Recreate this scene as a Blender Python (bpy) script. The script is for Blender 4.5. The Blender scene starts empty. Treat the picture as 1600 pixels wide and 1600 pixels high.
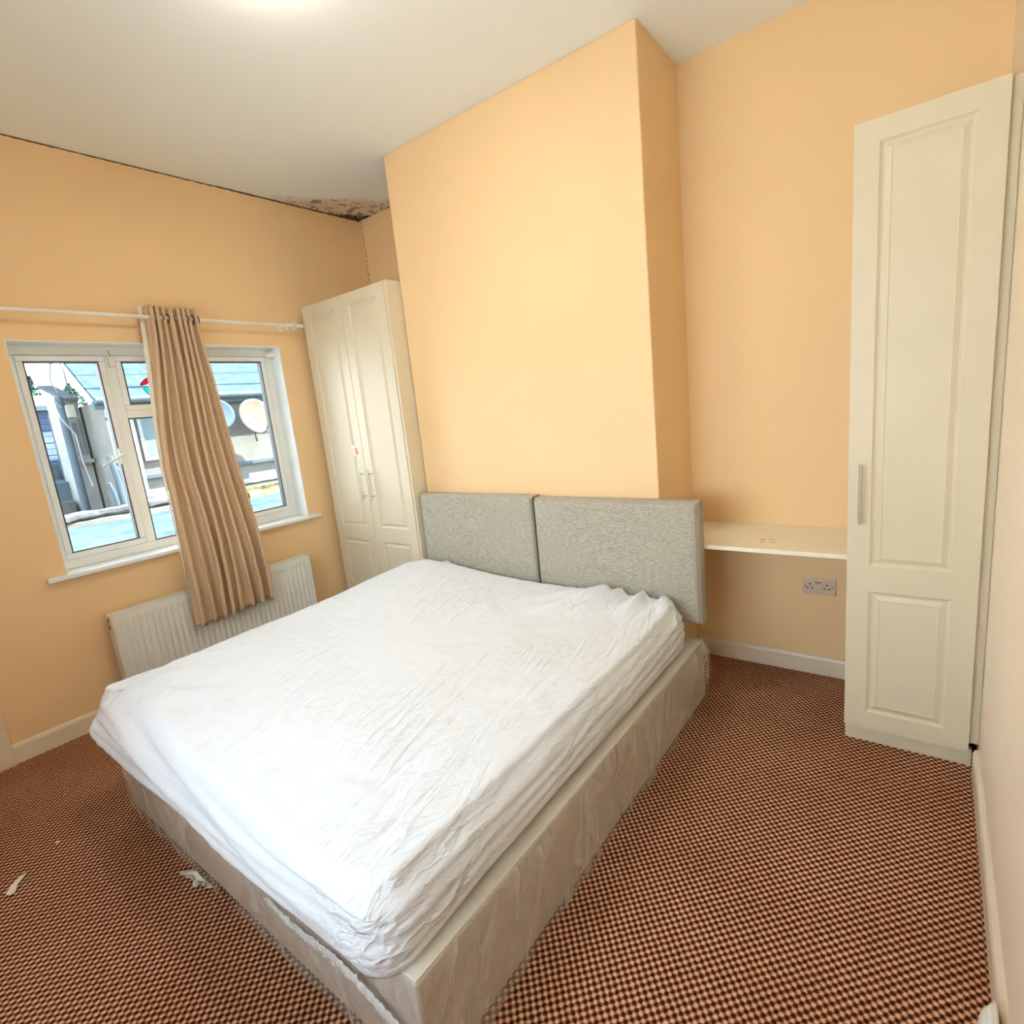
import bpy, bmesh, math, random
from mathutils import Vector, Matrix, noise
random.seed(4)
C = bpy.context.scene.collection
S = bpy.context.scene
PI = math.pi

# ---------------------------------------------------------------- camera
cam_d = bpy.data.cameras.new('camera')
cam = bpy.data.objects.new('camera', cam_d); C.objects.link(cam)
yaw, pit, rol = 0.6656954, 0.1918487, -0.1023537
f_ = Vector((-math.sin(yaw)*math.cos(pit), math.cos(yaw)*math.cos(pit), -math.sin(pit)))
r_ = Vector((math.cos(yaw), math.sin(yaw), 0)); u_ = r_.cross(f_)
r2 = r_*math.cos(rol) + u_*math.sin(rol); u2 = -r_*math.sin(rol) + u_*math.cos(rol)
M = Matrix((( r2.x, u2.x, -f_.x, 3.5911), (r2.y, u2.y, -f_.y, -2.9392), (r2.z, u2.z, -f_.z, 1.5038), (0,0,0,1)))
cam.matrix_world = M
cam_d.sensor_width = 36; cam_d.lens = 851.836/1600*36; cam_d.clip_start = 0.02; cam_d.clip_end = 200
S.camera = cam

# ---------------------------------------------------------------- world, sun, exposure
S.view_settings.view_transform = 'Standard'; S.view_settings.look = 'None'
S.view_settings.gamma = 1; S.view_settings.use_curve_mapping = False
S.view_settings.exposure = 1.08
SKY = 7.2
SUN = 42.0
LAMP = 26.0
w = bpy.data.worlds.new('world'); S.world = w; w.use_nodes = True
nt = w.node_tree; nt.nodes.clear()
wo = nt.nodes.new('ShaderNodeOutputWorld'); bg = nt.nodes.new('ShaderNodeBackground')
tc = nt.nodes.new('ShaderNodeTexCoord'); sx = nt.nodes.new('ShaderNodeSeparateXYZ')
cr = nt.nodes.new('ShaderNodeValToRGB')
cr.color_ramp.elements[0].position = 0.0; cr.color_ramp.elements[0].color = (0.86, 0.95, 1.0, 1)
cr.color_ramp.elements[1].position = 0.7; cr.color_ramp.elements[1].color = (0.62, 0.82, 1.0, 1)
nt.links.new(tc.outputs['Generated'], sx.inputs[0]); nt.links.new(sx.outputs['Z'], cr.inputs[0])
nt.links.new(cr.outputs[0], bg.inputs[0]); bg.inputs[1].default_value = SKY
nt.links.new(bg.outputs[0], wo.inputs[0])

sd = bpy.data.lights.new('sun', 'SUN'); sd.energy = SUN; sd.angle = math.radians(0.6); sd.color = (1.0, 0.96, 0.90)
so = bpy.data.objects.new('sun', sd); C.objects.link(so); so.location = (4, 8, 14)
so.rotation_euler = Vector((-0.30, -0.40, -0.866)).to_track_quat('-Z', 'Y').to_euler()

# ---------------------------------------------------------------- materials
def srgb(r, g, b):
    f = lambda c: (c/255/12.92) if c/255 <= 0.04045 else ((c/255+0.055)/1.055)**2.4
    return (f(r), f(g), f(b), 1)
def lin(r, g, b): return (r, g, b, 1)
class N:
    def __init__(s, name):
        s.m = bpy.data.materials.new(name); s.m.use_nodes = True; s.t = s.m.node_tree; s.t.nodes.clear()
        s.out = s.t.nodes.new('ShaderNodeOutputMaterial')
    def n(s, kind, **kw):
        x = s.t.nodes.new(kind)
        for k, v in kw.items(): setattr(x, k, v)
        return x
    def l(s, a, b): s.t.links.new(a, b)
    def math(s, op, a, b=None, clamp=False):
        x = s.n('ShaderNodeMath', operation=op, use_clamp=clamp)
        for i, v in enumerate([a, b]):
            if v is None: continue
            if isinstance(v, (int, float)): x.inputs[i].default_value = v
            else: s.l(v, x.inputs[i])
        return x.outputs[0]
    def coord(s, scale=(1,1,1), rot=(0,0,0)):
        c = s.n('ShaderNodeTexCoord'); mp = s.n('ShaderNodeMapping')
        mp.inputs['Scale'].default_value = scale; mp.inputs['Rotation'].default_value = rot
        s.l(c.outputs['Object'], mp.inputs[0]); return mp.outputs[0]
    def noise(s, vec, scale, detail=4, rough=0.5, dist=0):
        x = s.n('ShaderNodeTexNoise'); s.l(vec, x.inputs['Vector'])
        x.inputs['Scale'].default_value = scale; x.inputs['Detail'].default_value = detail
        x.inputs['Roughness'].default_value = rough; x.inputs['Distortion'].default_value = dist
        return x.outputs['Fac']
    def ramp(s, fac, stops):
        x = s.n('ShaderNodeValToRGB'); s.l(fac, x.inputs[0]); e = x.color_ramp.elements
        while len(e) < len(stops): e.new(0.5)
        for i, (p, c) in enumerate(stops): e[i].position = p; e[i].color = c
        return x.outputs[0]
    def mix(s, fac, a, b):
        x = s.n('ShaderNodeMix', data_type='RGBA')
        if isinstance(fac, (int, float)): x.inputs[0].default_value = fac
        else: s.l(fac, x.inputs[0])
        for i, v in ((6, a), (7, b)):
            if isinstance(v, tuple): x.inputs[i].default_value = v
            else: s.l(v, x.inputs[i])
        return x.outputs[2]
    def bump(s, h, strength=0.3, dist=0.01, prev=None):
        x = s.n('ShaderNodeBump'); x.inputs['Strength'].default_value = strength; x.inputs['Distance'].default_value = dist
        s.l(h, x.inputs['Height'])
        if prev: s.l(prev, x.inputs['Normal'])
        return x.outputs[0]
    def bsdf(s, color, rough=0.5, metal=0, bump=None, spec=0.5, **kw):
        x = s.n('ShaderNodeBsdfPrincipled')
        if isinstance(color, tuple): x.inputs['Base Color'].default_value = color
        else: s.l(color, x.inputs['Base Color'])
        if isinstance(rough, (int, float)): x.inputs['Roughness'].default_value = rough
        else: s.l(rough, x.inputs['Roughness'])
        x.inputs['Metallic'].default_value = metal
        x.inputs['Specular IOR Level'].default_value = spec
        for k, v in kw.items(): x.inputs[k].default_value = v
        if bump: s.l(bump, x.inputs['Normal'])
        return x
    def done(s, sh): s.l(sh.outputs[0] if hasattr(sh, 'outputs') else sh, s.out.inputs[0]); return s.m

def simple(name, color, rough=0.5, metal=0, var=0.05, scale=6, bumpd=0.0, bscale=80, spec=0.5):
    n = N(name); v = n.coord()
    k = n.noise(v, scale, 3)
    d = tuple(c*(1-var) for c in color[:3])+(1,); l = tuple(min(1, c*(1+var)) for c in color[:3])+(1,)
    col = n.ramp(k, [(0.3, d), (0.7, l)])
    b = n.bump(n.noise(v, bscale, 3), 0.4, bumpd) if bumpd else None
    return n.done(n.bsdf(col, rough, metal, b, spec))

WALL = lin(0.93, 0.645, 0.345)
def wall_mat(name, crack=False, tint=WALL):
    n = N(name); v = n.coord()
    a = n.noise(v, 1.3, 3); col = n.ramp(a, [(0.3, tuple(c*0.97 for c in tint[:3])+(1,)), (0.7, tuple(min(1, c*1.02) for c in tint[:3])+(1,))])
    if crack:      # dirt line along the ceiling joint and down the corner
        s = n.n('ShaderNodeSeparateXYZ'); s_in = n.coord(); n.l(s_in, s.inputs[0])
        nz = n.noise(v, 26, 5, 0.7)
        zz = n.math('ADD', s.outputs['Z'], n.math('MULTIPLY', nz, 0.016))
        line = n.math('GREATER_THAN', zz, 3.0215)
        col = n.mix(line, col, lin(0.10, 0.055, 0.02))
    b = n.bump(n.noise(v, 9, 4), 0.25, 0.006, n.bump(n.noise(v, 240, 2), 0.15, 0.0008))
    return n.done(n.bsdf(col, 0.55, bump=b, spec=0.35))
m_wall = wall_mat('peach_wall_paint')
m_wall_r = wall_mat('peach_wall_paint_window_lit', tint=lin(0.95, 0.79, 0.60))  # right wall tint made paler, window light painted into the colour
m_wall_l = wall_mat('peach_wall_paint_with_joint_dirt', True)

# alcove wall with a speckled damp line in the window corner
n = N('peach_wall_paint_damp_corner'); v = n.coord(); s = n.n('ShaderNodeSeparateXYZ'); n.l(v, s.inputs[0])
nz = n.noise(v, 18, 6, 0.8); nf = n.noise(v, 60, 3, 0.7)
dx = n.math('ABSOLUTE', n.math('SUBTRACT', s.outputs['X'], n.math('MULTIPLY', n.noise(v, 4, 3), 0.03)))
m1 = n.math('LESS_THAN', n.math('ADD', dx, n.math('MULTIPLY', nf, -0.05)), -0.021)
m2 = n.math('MULTIPLY', n.math('LESS_THAN', n.math('MULTIPLY', dx, 1.0), 0.13), n.math('GREATER_THAN', nz, 0.66))
mm = n.math('MAXIMUM', m1, m2)
col = n.mix(n.math('MULTIPLY', mm, 0.75), WALL, lin(0.10, 0.05, 0.015))
m_wall_b = n.done(n.bsdf(col, 0.6, bump=n.bump(n.noise(v, 9, 4), 0.25, 0.006), spec=0.35))

# ceiling paint with the mouldy corner
n = N('cream_ceiling_paint_with_mould'); v = n.coord(); s = n.n('ShaderNodeSeparateXYZ'); n.l(v, s.inputs[0])
X, Y = s.outputs['X'], s.outputs['Y']
base = n.ramp(n.noise(v, 0.9, 3), [(0.3, lin(0.92, 0.935, 0.88)), (0.7, lin(0.94, 0.95, 0.90))])
yy = n.math('SUBTRACT', 0.10, Y)
d = n.math('ADD', n.math('MULTIPLY', X, 1.75), n.math('MULTIPLY', yy, 1.15))
d = n.math('ADD', d, n.math('MULTIPLY', n.noise(v, 7, 4, 0.6), 0.5))
patch = n.math('SUBTRACT', 1.0, n.math('MULTIPLY', n.math('SUBTRACT', d, 1.0), 4.0, True), True)
sp = n.noise(v, 55, 5, 0.75)
speck = n.math('MULTIPLY', n.math('GREATER_THAN', sp, 0.55), patch)
dark = n.math('SUBTRACT', 1.0, n.math('MULTIPLY', n.math('SUBTRACT', d, 0.52), 9.0, True), True)
blot = n.math('MULTIPLY', n.math('GREATER_THAN', n.noise(v, 16, 5, 0.7), 0.56), patch)
crk = n.math('MULTIPLY', n.math('LESS_THAN', n.math('SUBTRACT', X, n.math('MULTIPLY', n.noise(v, 14, 5, 0.8), 0.035)), -0.008), n.math('GREATER_THAN', Y, -1.0))
col = n.mix(n.math('MULTIPLY', patch, 0.55), base, lin(0.72, 0.56, 0.34))
col = n.mix(n.math('MULTIPLY', speck, 0.55), col, lin(0.33, 0.20, 0.09))
col = n.mix(n.math('MULTIPLY', blot, 0.7), col, lin(0.16, 0.085, 0.03))
col = n.mix(n.math('MULTIPLY', dark, n.math('GREATER_THAN', sp, 0.42)), col, lin(0.02, 0.008, 0.006))
col = n.mix(n.math('MULTIPLY', crk, 0.8), col, lin(0.10, 0.055, 0.02))
m_ceil = n.done(n.bsdf(col, 0.7, bump=n.bump(n.noise(v, 5, 4), 0.2, 0.01), spec=0.25))

# woven loop carpet: checkerboard of light loops over dark ground
n = N('brown_loop_carpet'); v = n.coord(); s = n.n('ShaderNodeSeparateXYZ')
wv = n.n('ShaderNodeVectorMath', operation='ADD')
nn = n.n('ShaderNodeTexNoise'); n.l(v, nn.inputs['Vector']); nn.inputs['Scale'].default_value = 45; nn.inputs['Detail'].default_value = 2
sc = n.n('ShaderNodeVectorMath', operation='SCALE'); n.l(nn.outputs['Color'], sc.inputs[0]); sc.inputs['Scale'].default_value = 0.0058
n.l(v, wv.inputs[0]); n.l(sc.outputs[0], wv.inputs[1]); n.l(wv.outputs[0], s.inputs[0])
sxx = n.math('SINE', n.math('MULTIPLY', s.outputs['X'], PI/0.0118)); syy = n.math('SINE', n.math('MULTIPLY', s.outputs['Y'], PI/0.0128))
h = n.math('ADD', n.math('MULTIPLY', n.math('MULTIPLY', sxx, syy), 0.5), 0.5)
hn = n.math('ADD', h, n.math('MULTIPLY', n.math('SUBTRACT', n.noise(v, 220, 2), 0.5), 0.55))
col = n.ramp(hn, [(0.22, lin(0.045, 0.009, 0.002)), (0.50, lin(0.32, 0.125, 0.052)), (0.82, lin(0.88, 0.51, 0.34))])
big = n.ramp(n.noise(v, 2.2, 3), [(0.35, lin(0.85, 0.80, 0.72)), (0.65, lin(1, 1, 1))])
mx = n.n('ShaderNodeMix', data_type='RGBA', blend_type='MULTIPLY'); mx.inputs[0].default_value = 1
n.l(col, mx.inputs[6]); n.l(big, mx.inputs[7])
m_carpet = n.done(n.bsdf(mx.outputs[2], 0.85, bump=n.bump(hn, 0.8, 0.004), spec=0.15))

m_cream = simple('cream_foil_door', lin(0.74, 0.645, 0.465), 0.46, var=0.015, bumpd=0.0006, bscale=30)
m_gloss = simple('white_gloss_trim', lin(0.83, 0.71, 0.54), 0.35, var=0.03, bumpd=0.001, bscale=20)
m_upvc = simple('white_plastic_frame', lin(0.88, 0.89, 0.85), 0.3, var=0.03)
m_reveal = simple('white_reveal_paint', lin(0.88, 0.90, 0.88), 0.5, var=0.03, bumpd=0.002, bscale=12)
m_gasket = simple('dark_rubber_gasket', lin(0.06, 0.06, 0.055), 0.6)
m_metal = simple('brushed_steel', lin(0.62, 0.58, 0.50), 0.28, 1.0)
m_rad = simple('cream_radiator_enamel', lin(0.84, 0.83, 0.75), 0.35, var=0.03)
m_darkgap = simple('dark_grille', lin(0.10, 0.07, 0.045), 0.7)
m_rod = simple('white_curtain_rod', lin(0.86, 0.80, 0.68), 0.35)
m_shelf = None
n = N('cream_shelf_board'); v = n.coord(); s = n.n('ShaderNodeSeparateXYZ'); n.l(v, s.inputs[0])
def blob(x, y, rx, ry):
    a = n.math('POWER', n.math('DIVIDE', n.math('SUBTRACT', s.outputs['X'], x), rx), 2.0)
    b = n.math('POWER', n.math('DIVIDE', n.math('SUBTRACT', s.outputs['Y'], y), ry), 2.0)
    return n.math('SUBTRACT', 1.0, n.math('ADD', a, b), True)
st = None
for q in ((2.985,-.305,.02,.014),(3.02,-.292,.018,.012),(2.99,-.345,.016,.010),(3.035,-.338,.018,.010),(3.305,-.345,.006,.008)):
    b_ = blob(*q); st = b_ if st is None else n.math('MAXIMUM', st, b_)
st = n.math('MULTIPLY', st, n.noise(v, 90, 3))
col = n.mix(n.math('MULTIPLY', st, 1.6, True), lin(0.94, 0.87, 0.68), lin(0.45, 0.33, 0.18))
m_shelf = n.done(n.bsdf(col, 0.35, spec=0.5))
m_plate = simple('cream_socket_plate', lin(0.74, 0.57, 0.42), 0.4)
m_hole = simple('black_socket_hole', lin(0.03, 0.012, 0.008), 0.8)

def fabric(name, a, b, sx_=(1,1,1), scale=120, rough=0.9, bd=0.002):
    n = N(name); v = n.coord(sx_)
    k = n.noise(v, scale, 4, 0.65)
    col = n.ramp(k, [(0.36, a), (0.64, b)])
    x = n.bsdf(col, rough, bump=n.bump(k, 0.5, bd), spec=0.15)
    x.inputs['Sheen Weight'].default_value = 0.15
    return n.done(x)
m_head = fabric('grey_slub_weave', lin(0.31, 0.28, 0.22), lin(0.56, 0.51, 0.41), (0.14, 1, 1.0), 330, bd=0.0008)
m_base = fabric('taupe_divan_fabric', lin(0.50, 0.43, 0.35), lin(0.60, 0.52, 0.43), (1,1,1), 60)
m_tick = simple('cream_divan_top_cloth', lin(0.80, 0.74, 0.62), 0.8)
m_seam = simple('dark_seam', lin(0.18, 0.17, 0.155), 0.9)

# white sheet with fine creases
n = N('white_sheet_cotton'); v = n.coord()
v2 = n.coord((1.0, 0.38, 1.0), (0, 0, 0.55)); v3 = n.coord((1, 0.7, 1), (0, 0, -0.5))
def stretch(ang, sx_, sy_):
    r = n.coord((1, 1, 1), (0, 0, ang)); mp = n.n('ShaderNodeMapping'); mp.inputs['Scale'].default_value = (sx_, sy_, 1); n.l(r, mp.inputs[0]); return mp.outputs[0]
v2 = stretch(-0.24, 1.0, 0.16); v3 = stretch(0.35, 1.0, 0.28)
def ridge(vec, sc, dist):
    k = n.noise(vec, sc, 3, 0.5, dist); a = n.math('ABSOLUTE', n.math('SUBTRACT', k, 0.5)); return n.math('SUBTRACT', 1.0, n.math('MULTIPLY', a, 9.0, True), True)
msk = n.ramp(n.noise(v, 1.7, 2), [(0.42, lin(0,0,0)), (0.62, lin(1,1,1))])
hh = n.math('MULTIPLY', n.math('ADD', ridge(v2, 13, 0.45), n.math('MULTIPLY', ridge(v3, 24, 0.6), 0.5)), msk)
b1 = n.bump(hh, 0.70, 0.007); b2 = n.bump(n.noise(v2, 9, 2, 0.5, 0.3), 0.18, 0.008, b1)
x = n.bsdf(lin(0.79, 0.81, 0.835), 0.75, bump=b2, spec=0.2); x.inputs['Sheen Weight'].default_value = 0.1
m_sheet = n.done(x)
m_matt = simple('cream_mattress_ticking', lin(0.80, 0.76, 0.66), 0.8, bumpd=0.003, bscale=25)

# clear crinkled film
n = N('clear_crinkled_film')
def st3(rot, sc_):
    r = n.coord((1, 1, 1), rot); mp = n.n('ShaderNodeMapping'); mp.inputs['Scale'].default_value = sc_; n.l(r, mp.inputs[0]); return mp.outputs[0]
va = st3((0.35, 0.35, 0), (1, 1, 0.16)); vb = st3((-0.5, 0.8, 0), (1, 1, 0.25))
def rdg(vec, sc_, w_, dist=0.5):
    k = n.noise(vec, sc_, 3, 0.55, dist); return n.math('SUBTRACT', 1.0, n.math('MULTIPLY', n.math('ABSOLUTE', n.math('SUBTRACT', k, 0.5)), w_, True), True)
r1 = rdg(va, 7, 8); r2_ = rdg(vb, 11, 11); big_ = n.noise(va, 4, 3)
rd = n.math('MAXIMUM', r1, n.math('MULTIPLY', r2_, 0.6))
b = n.bump(rd, 0.5, 0.010, n.bump(big_, 0.6, 0.05))
gl = n.n('ShaderNodeBsdfGlossy'); gl.inputs['Roughness'].default_value = 0.20; n.l(b, gl.inputs['Normal']); gl.inputs[0].default_value = (1, 0.98, 0.94, 1)
df = n.n('ShaderNodeBsdfDiffuse'); df.inputs[0].default_value = (0.92, 0.87, 0.78, 1); n.l(b, df.inputs['Normal'])
tr = n.n('ShaderNodeBsdfTransparent'); tr.inputs[0].default_value = (0.97, 0.96, 0.94, 1)
mA = n.n('ShaderNodeMixShader'); mA.inputs[0].default_value = 0.24; n.l(df.outputs[0], mA.inputs[1]); n.l(gl.outputs[0], mA.inputs[2])
fac = n.math('ADD', n.math('MULTIPLY', n.math('MULTIPLY', rd, rd), 0.30), n.math('MULTIPLY', n.math('SUBTRACT', big_, 0.32, True), 0.8), True)
mB = n.n('ShaderNodeMixShader'); n.l(fac, mB.inputs[0]); n.l(tr.outputs[0], mB.inputs[1]); n.l(mA.outputs[0], mB.inputs[2])
m_film = n.done(mB)

n = N('window_glass'); v = n.coord()
gl = n.n('ShaderNodeBsdfGlossy'); gl.inputs['Roughness'].default_value = 0.02
tr = n.n('ShaderNodeBsdfTransparent'); tr.inputs[0].default_value = (0.97, 0.99, 1, 1)
fr = n.n('ShaderNodeFresnel'); fr.inputs[0].default_value = 1.45
mB = n.n('ShaderNodeMixShader'); n.l(n.math('MULTIPLY', fr.outputs[0], 0.8), mB.inputs[0]); n.l(tr.outputs[0], mB.inputs[1]); n.l(gl.outputs[0], mB.inputs[2])
m_glass = n.done(mB)

# curtain cloth
n = N('tan_curtain_cloth'); v = n.coord()
k = n.noise(n.coord((3, 3, 0.7)), 60, 4, 0.6)
col = n.ramp(k, [(0.3, lin(0.66, 0.46, 0.275)), (0.7, lin(0.80, 0.58, 0.37))])
x = n.bsdf(col, 0.85, bump=n.bump(k, 0.4, 0.002), spec=0.15)
tl = n.n('ShaderNodeBsdfTranslucent'); tl.inputs[0].default_value = (0.62, 0.36, 0.14, 1)
mB = n.n('ShaderNodeMixShader'); mB.inputs[0].default_value = 0.10; n.l(x.outputs[0], mB.inputs[1]); n.l(tl.outputs[0], mB.inputs[2])
m_curt = n.done(mB)
m_lining = simple('cream_curtain_lining', lin(0.86, 0.80, 0.62), 0.85)
m_eyelet = simple('dark_bronze_eyelet', lin(0.14, 0.08, 0.05), 0.35, 0.8)

def emis(name, col, st):
    n = N(name); e = n.n('ShaderNodeEmission'); e.inputs[0].default_value = col; e.inputs[1].default_value = st
    return n.done(e)
m_lamp = emis('lit_lamp_diffuser', (1.0, 0.95, 0.88, 1), LAMP)
def stained(name, c):
    n = N(name); a = n.n('ShaderNodeBsdfTransparent'); a.inputs[0].default_value = c; d_ = n.n('ShaderNodeBsdfDiffuse'); d_.inputs[0].default_value = c
    m_ = n.n('ShaderNodeMixShader'); m_.inputs[0].default_value = 0.35; n.l(a.outputs[0], m_.inputs[1]); n.l(d_.outputs[0], m_.inputs[2]); return n.done(m_)
m_pink = stained('red_stained_glass', (1.0, 0.10, 0.20, 1)); m_teal = stained('turquoise_stained_glass', (0.15, 0.95, 0.95, 1))
m_lead = simple('black_lead_outline', lin(0.03, 0.03, 0.04), 0.5)
m_white = simple('white_plastic', lin(0.85, 0.83, 0.76), 0.4)
m_sticker = simple('torn_orange_sticker', lin(0.85, 0.30, 0.15), 0.6, var=0.3, scale=60)
m_paper = simple('torn_white_paper', lin(0.88, 0.83, 0.70), 0.8)

# ---------------------------------------------------------------- helpers
class MB:
    def __init__(s): s.v = []; s.f = []; s.smooth = False
    def add(s, vs, fs):
        o = len(s.v); s.v += [tuple(p) for p in vs]; s.f += [tuple(i+o for i in f) for f in fs]; return s
    def box(s, x0, x1, y0, y1, z0, z1):
        v = [(x, y, z) for z in (z0, z1) for y in (y0, y1) for x in (x0, x1)]
        return s.add(v, [(0,2,3,1),(4,5,7,6),(0,1,5,4),(2,6,7,3),(0,4,6,2),(1,3,7,5)])
    def tube(s, pts, rad, seg=12, cap=True):
        pts = [Vector(p) for p in pts]; rings = []
        for i, p in enumerate(pts):
            t = (pts[min(i+1, len(pts)-1)] - pts[max(i-1, 0)]).normalized()
            a = t.cross(Vector((0,0,1)));
            if a.length < 1e-3: a = t.cross(Vector((0,1,0)))
            a.normalize(); b = t.cross(a); r = rad[i] if isinstance(rad, (list, tuple)) else rad
            rings.append([p + (a*math.cos(2*PI*k/seg) + b*math.sin(2*PI*k/seg))*r for k in range(seg)])
        v = [q for R in rings for q in R]; f = []
        for i in range(len(rings)-1):
            for k in range(seg): f.append((i*seg+k, i*seg+(k+1)%seg, (i+1)*seg+(k+1)%seg, (i+1)*seg+k))
        if cap: f.append(tuple(range(seg))[::-1]); f.append(tuple((len(rings)-1)*seg+k for k in range(seg)))
        return s.add(v, f)
    def grid(s, fn, nu, nv, closed=False):
        v = [fn(i/(nu if closed else nu-1), j/(nv-1)) for j in range(nv) for i in range(nu)]; f = []
        for j in range(nv-1):
            for i in range(nu if closed else nu-1):
                i2 = (i+1) % nu; f.append((j*nu+i, j*nu+i2, (j+1)*nu+i2, (j+1)*nu+i))
        return s.add(v, f)
    def build(s, name, mat, parent=None, bevel=0, smooth=False, seg=2, weld=False):
        me = bpy.data.meshes.new(name); me.from_pydata(s.v, [], s.f); me.update()
        bm = bmesh.new(); bm.from_mesh(me)
        if weld: bmesh.ops.remove_doubles(bm, verts=bm.verts, dist=1e-5)
        bmesh.ops.recalc_face_normals(bm, faces=bm.faces); bm.to_mesh(me); bm.free()
        o = bpy.data.objects.new(name, me); C.objects.link(o); me.materials.append(mat)
        if smooth: me.shade_smooth()
        if bevel:
            b = o.modifiers.new('bevel', 'BEVEL'); b.width = bevel; b.segments = seg; b.limit_method = 'ANGLE'; b.angle_limit = math.radians(40)
            me.shade_smooth() if smooth else None
        if parent: o.parent = parent; o.matrix_parent_inverse = Matrix.Translation(-parent.location)
        return o
def tag(o, label, cat, group=None, kind=None):
    o['label'] = label; o['category'] = cat
    if group: o['group'] = group
    if kind: o['kind'] = kind
    return o
def struct(o, label=None):
    o['kind'] = 'structure'
    if label: o['label'] = label
    return o
def empty(name, loc, label=None, cat=None, group=None):
    o = bpy.data.objects.new(name, None); o.location = loc; o.empty_display_size = 0.1; C.objects.link(o)
    if label: tag(o, label, cat, group)
    return o
def fbm(x, y, z=0, s=1, o=4):
    return noise.fractal(Vector((x*s, y*s, z*s)), 0.6, 2.1, o)
def sm(a, b, x):
    t = max(0, min(1, (x-a)/(b-a))); return t*t*(3-2*t)

# ---------------------------------------------------------------- room shell
H = 3.02; WX = 3.772; C1, C2, CY = 0.955, 2.555, -0.462; YB = -3.65
struct(MB().box(-0.3, WX+0.2, YB-0.2, 0.35, -0.12, 0.0).build('floor', m_carpet), 'brown woven loop carpet floor')
struct(MB().box(-0.3, WX+0.2, YB-0.2, 0.35, H, H+0.12).build('ceiling', m_ceil), 'cream ceiling with black mould in the window corner')
wy0, wy1, wz0, wz1 = -2.195, -0.765, 0.872, 2.06
b = MB()
b.box(-0.3, 0, YB-0.2, wy0, 0, H); b.box(-0.3, 0, wy1, 0.35, 0, H)
b.box(-0.3, 0, wy0, wy1, 0, wz0-0.024); b.box(-0.3, 0, wy0, wy1, wz1, H)
struct(b.build('wall_left', m_wall_l), 'peach painted window wall')
b = MB(); b.box(0, C1, 0.10, 0.35, 0, H); b.box(C2, WX+0.2, 0.0, 0.35, 0, H)
struct(b.build('wall_back', m_wall_b), 'peach painted alcove walls either side of the chimney breast')
struct(MB().box(C1, C2, CY, 0.35, 0, H).build('wall_chimney', m_wall, bevel=0.006), 'yellow peach chimney breast behind the bed')
struct(MB().box(WX, WX+0.2, YB-0.2, 0.0, 0, H).build('wall_right', m_wall_r), 'peach wall at the right, paled by painted-in window light')
b = MB(); f0, f1, g0, g1 = 1.40, 3.38, 0.97, 1.88
b.box(0, f0, YB-0.2, YB, 0, H); b.box(f1, WX, YB-0.2, YB, 0, H); b.box(f0, f1, YB-0.2, YB, 0, g0); b.box(f0, f1, YB-0.2, YB, g1, H)
struct(b.build('wall_front', m_wall), 'peach wall behind the viewer with an opening for the added window')
w2 = empty('added_fill_window', (2.0, YB-0.1, g0)); struct(w2, 'wide white window added behind the viewer for fill light')  # unseen window, added to let fill light in from behind the camera
b = MB()
for (a, c, e, g) in ((f0, f1, g0, g0+0.06), (f0, f1, g1-0.06, g1), (f0, f0+0.06, g0+0.06, g1-0.06), (f1-0.06, f1, g0+0.06, g1-0.06), (1.84, 1.89, g0+0.06, g1-0.06), (2.61, 2.66, g0+0.06, g1-0.06)):
    b.box(a, c, YB-0.13, YB-0.07, e, g)
b.build('window_frame', m_upvc, w2)
for a, c in ((f0+0.06, 1.84), (1.89, 2.61), (2.66, f1-0.06)): MB().box(a, c, YB-0.103, YB-0.097, g0+0.06, g1-0.06).build('pane', m_glass, w2)

def skirting(name, path, nrm):
    # profile: square board with a rounded top
    prof = [(0, 0), (0.018, 0), (0.018, 0.082), (0.014, 0.093), (0.006, 0.100), (0, 0.100)]
    (xa, ya), (xb, yb) = path; v = []; f = []
    for (x, y) in ((xa, ya), (xb, yb)):
        for d, z in prof: v.append((x+nrm[0]*d, y+nrm[1]*d, z))
    k = len(prof)
    for i in range(k): f.append((i, (i+1) % k, k+(i+1) % k, k+i))
    f += [tuple(range(k)), tuple(range(k, 2*k))]
    return struct(MB().add(v, f).build(name, m_gloss), 'white gloss skirting board')
skirting('baseboard_left', ((0, -2.585), (0, 0.08)), (1, 0))
skirting('baseboard_back', ((C2, 0), (3.35, 0)), (0, -1))
skirting('baseboard_right', ((WX, YB), (WX, -0.56)), (-1, 0))
# door in the window wall, only its lining edge shows at the left
d = empty('door_1', (0.02, -3.05, 0)); struct(d, 'white door at the left edge')
b = MB(); b.box(0.0, 0.036, -2.665, -2.587, 0, 2.06); b.box(0.0, 0.036, -3.50, -3.42, 0, 2.06); b.box(0.0, 0.036, -3.42, -2.665, 1.98, 2.06)
b.build('door_frame', m_gloss, d, 0.005)
MB().box(0.0, 0.022, -3.42, -2.665, 0.005, 1.98).build('door_leaf', m_gloss, d, 0.003)
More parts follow.
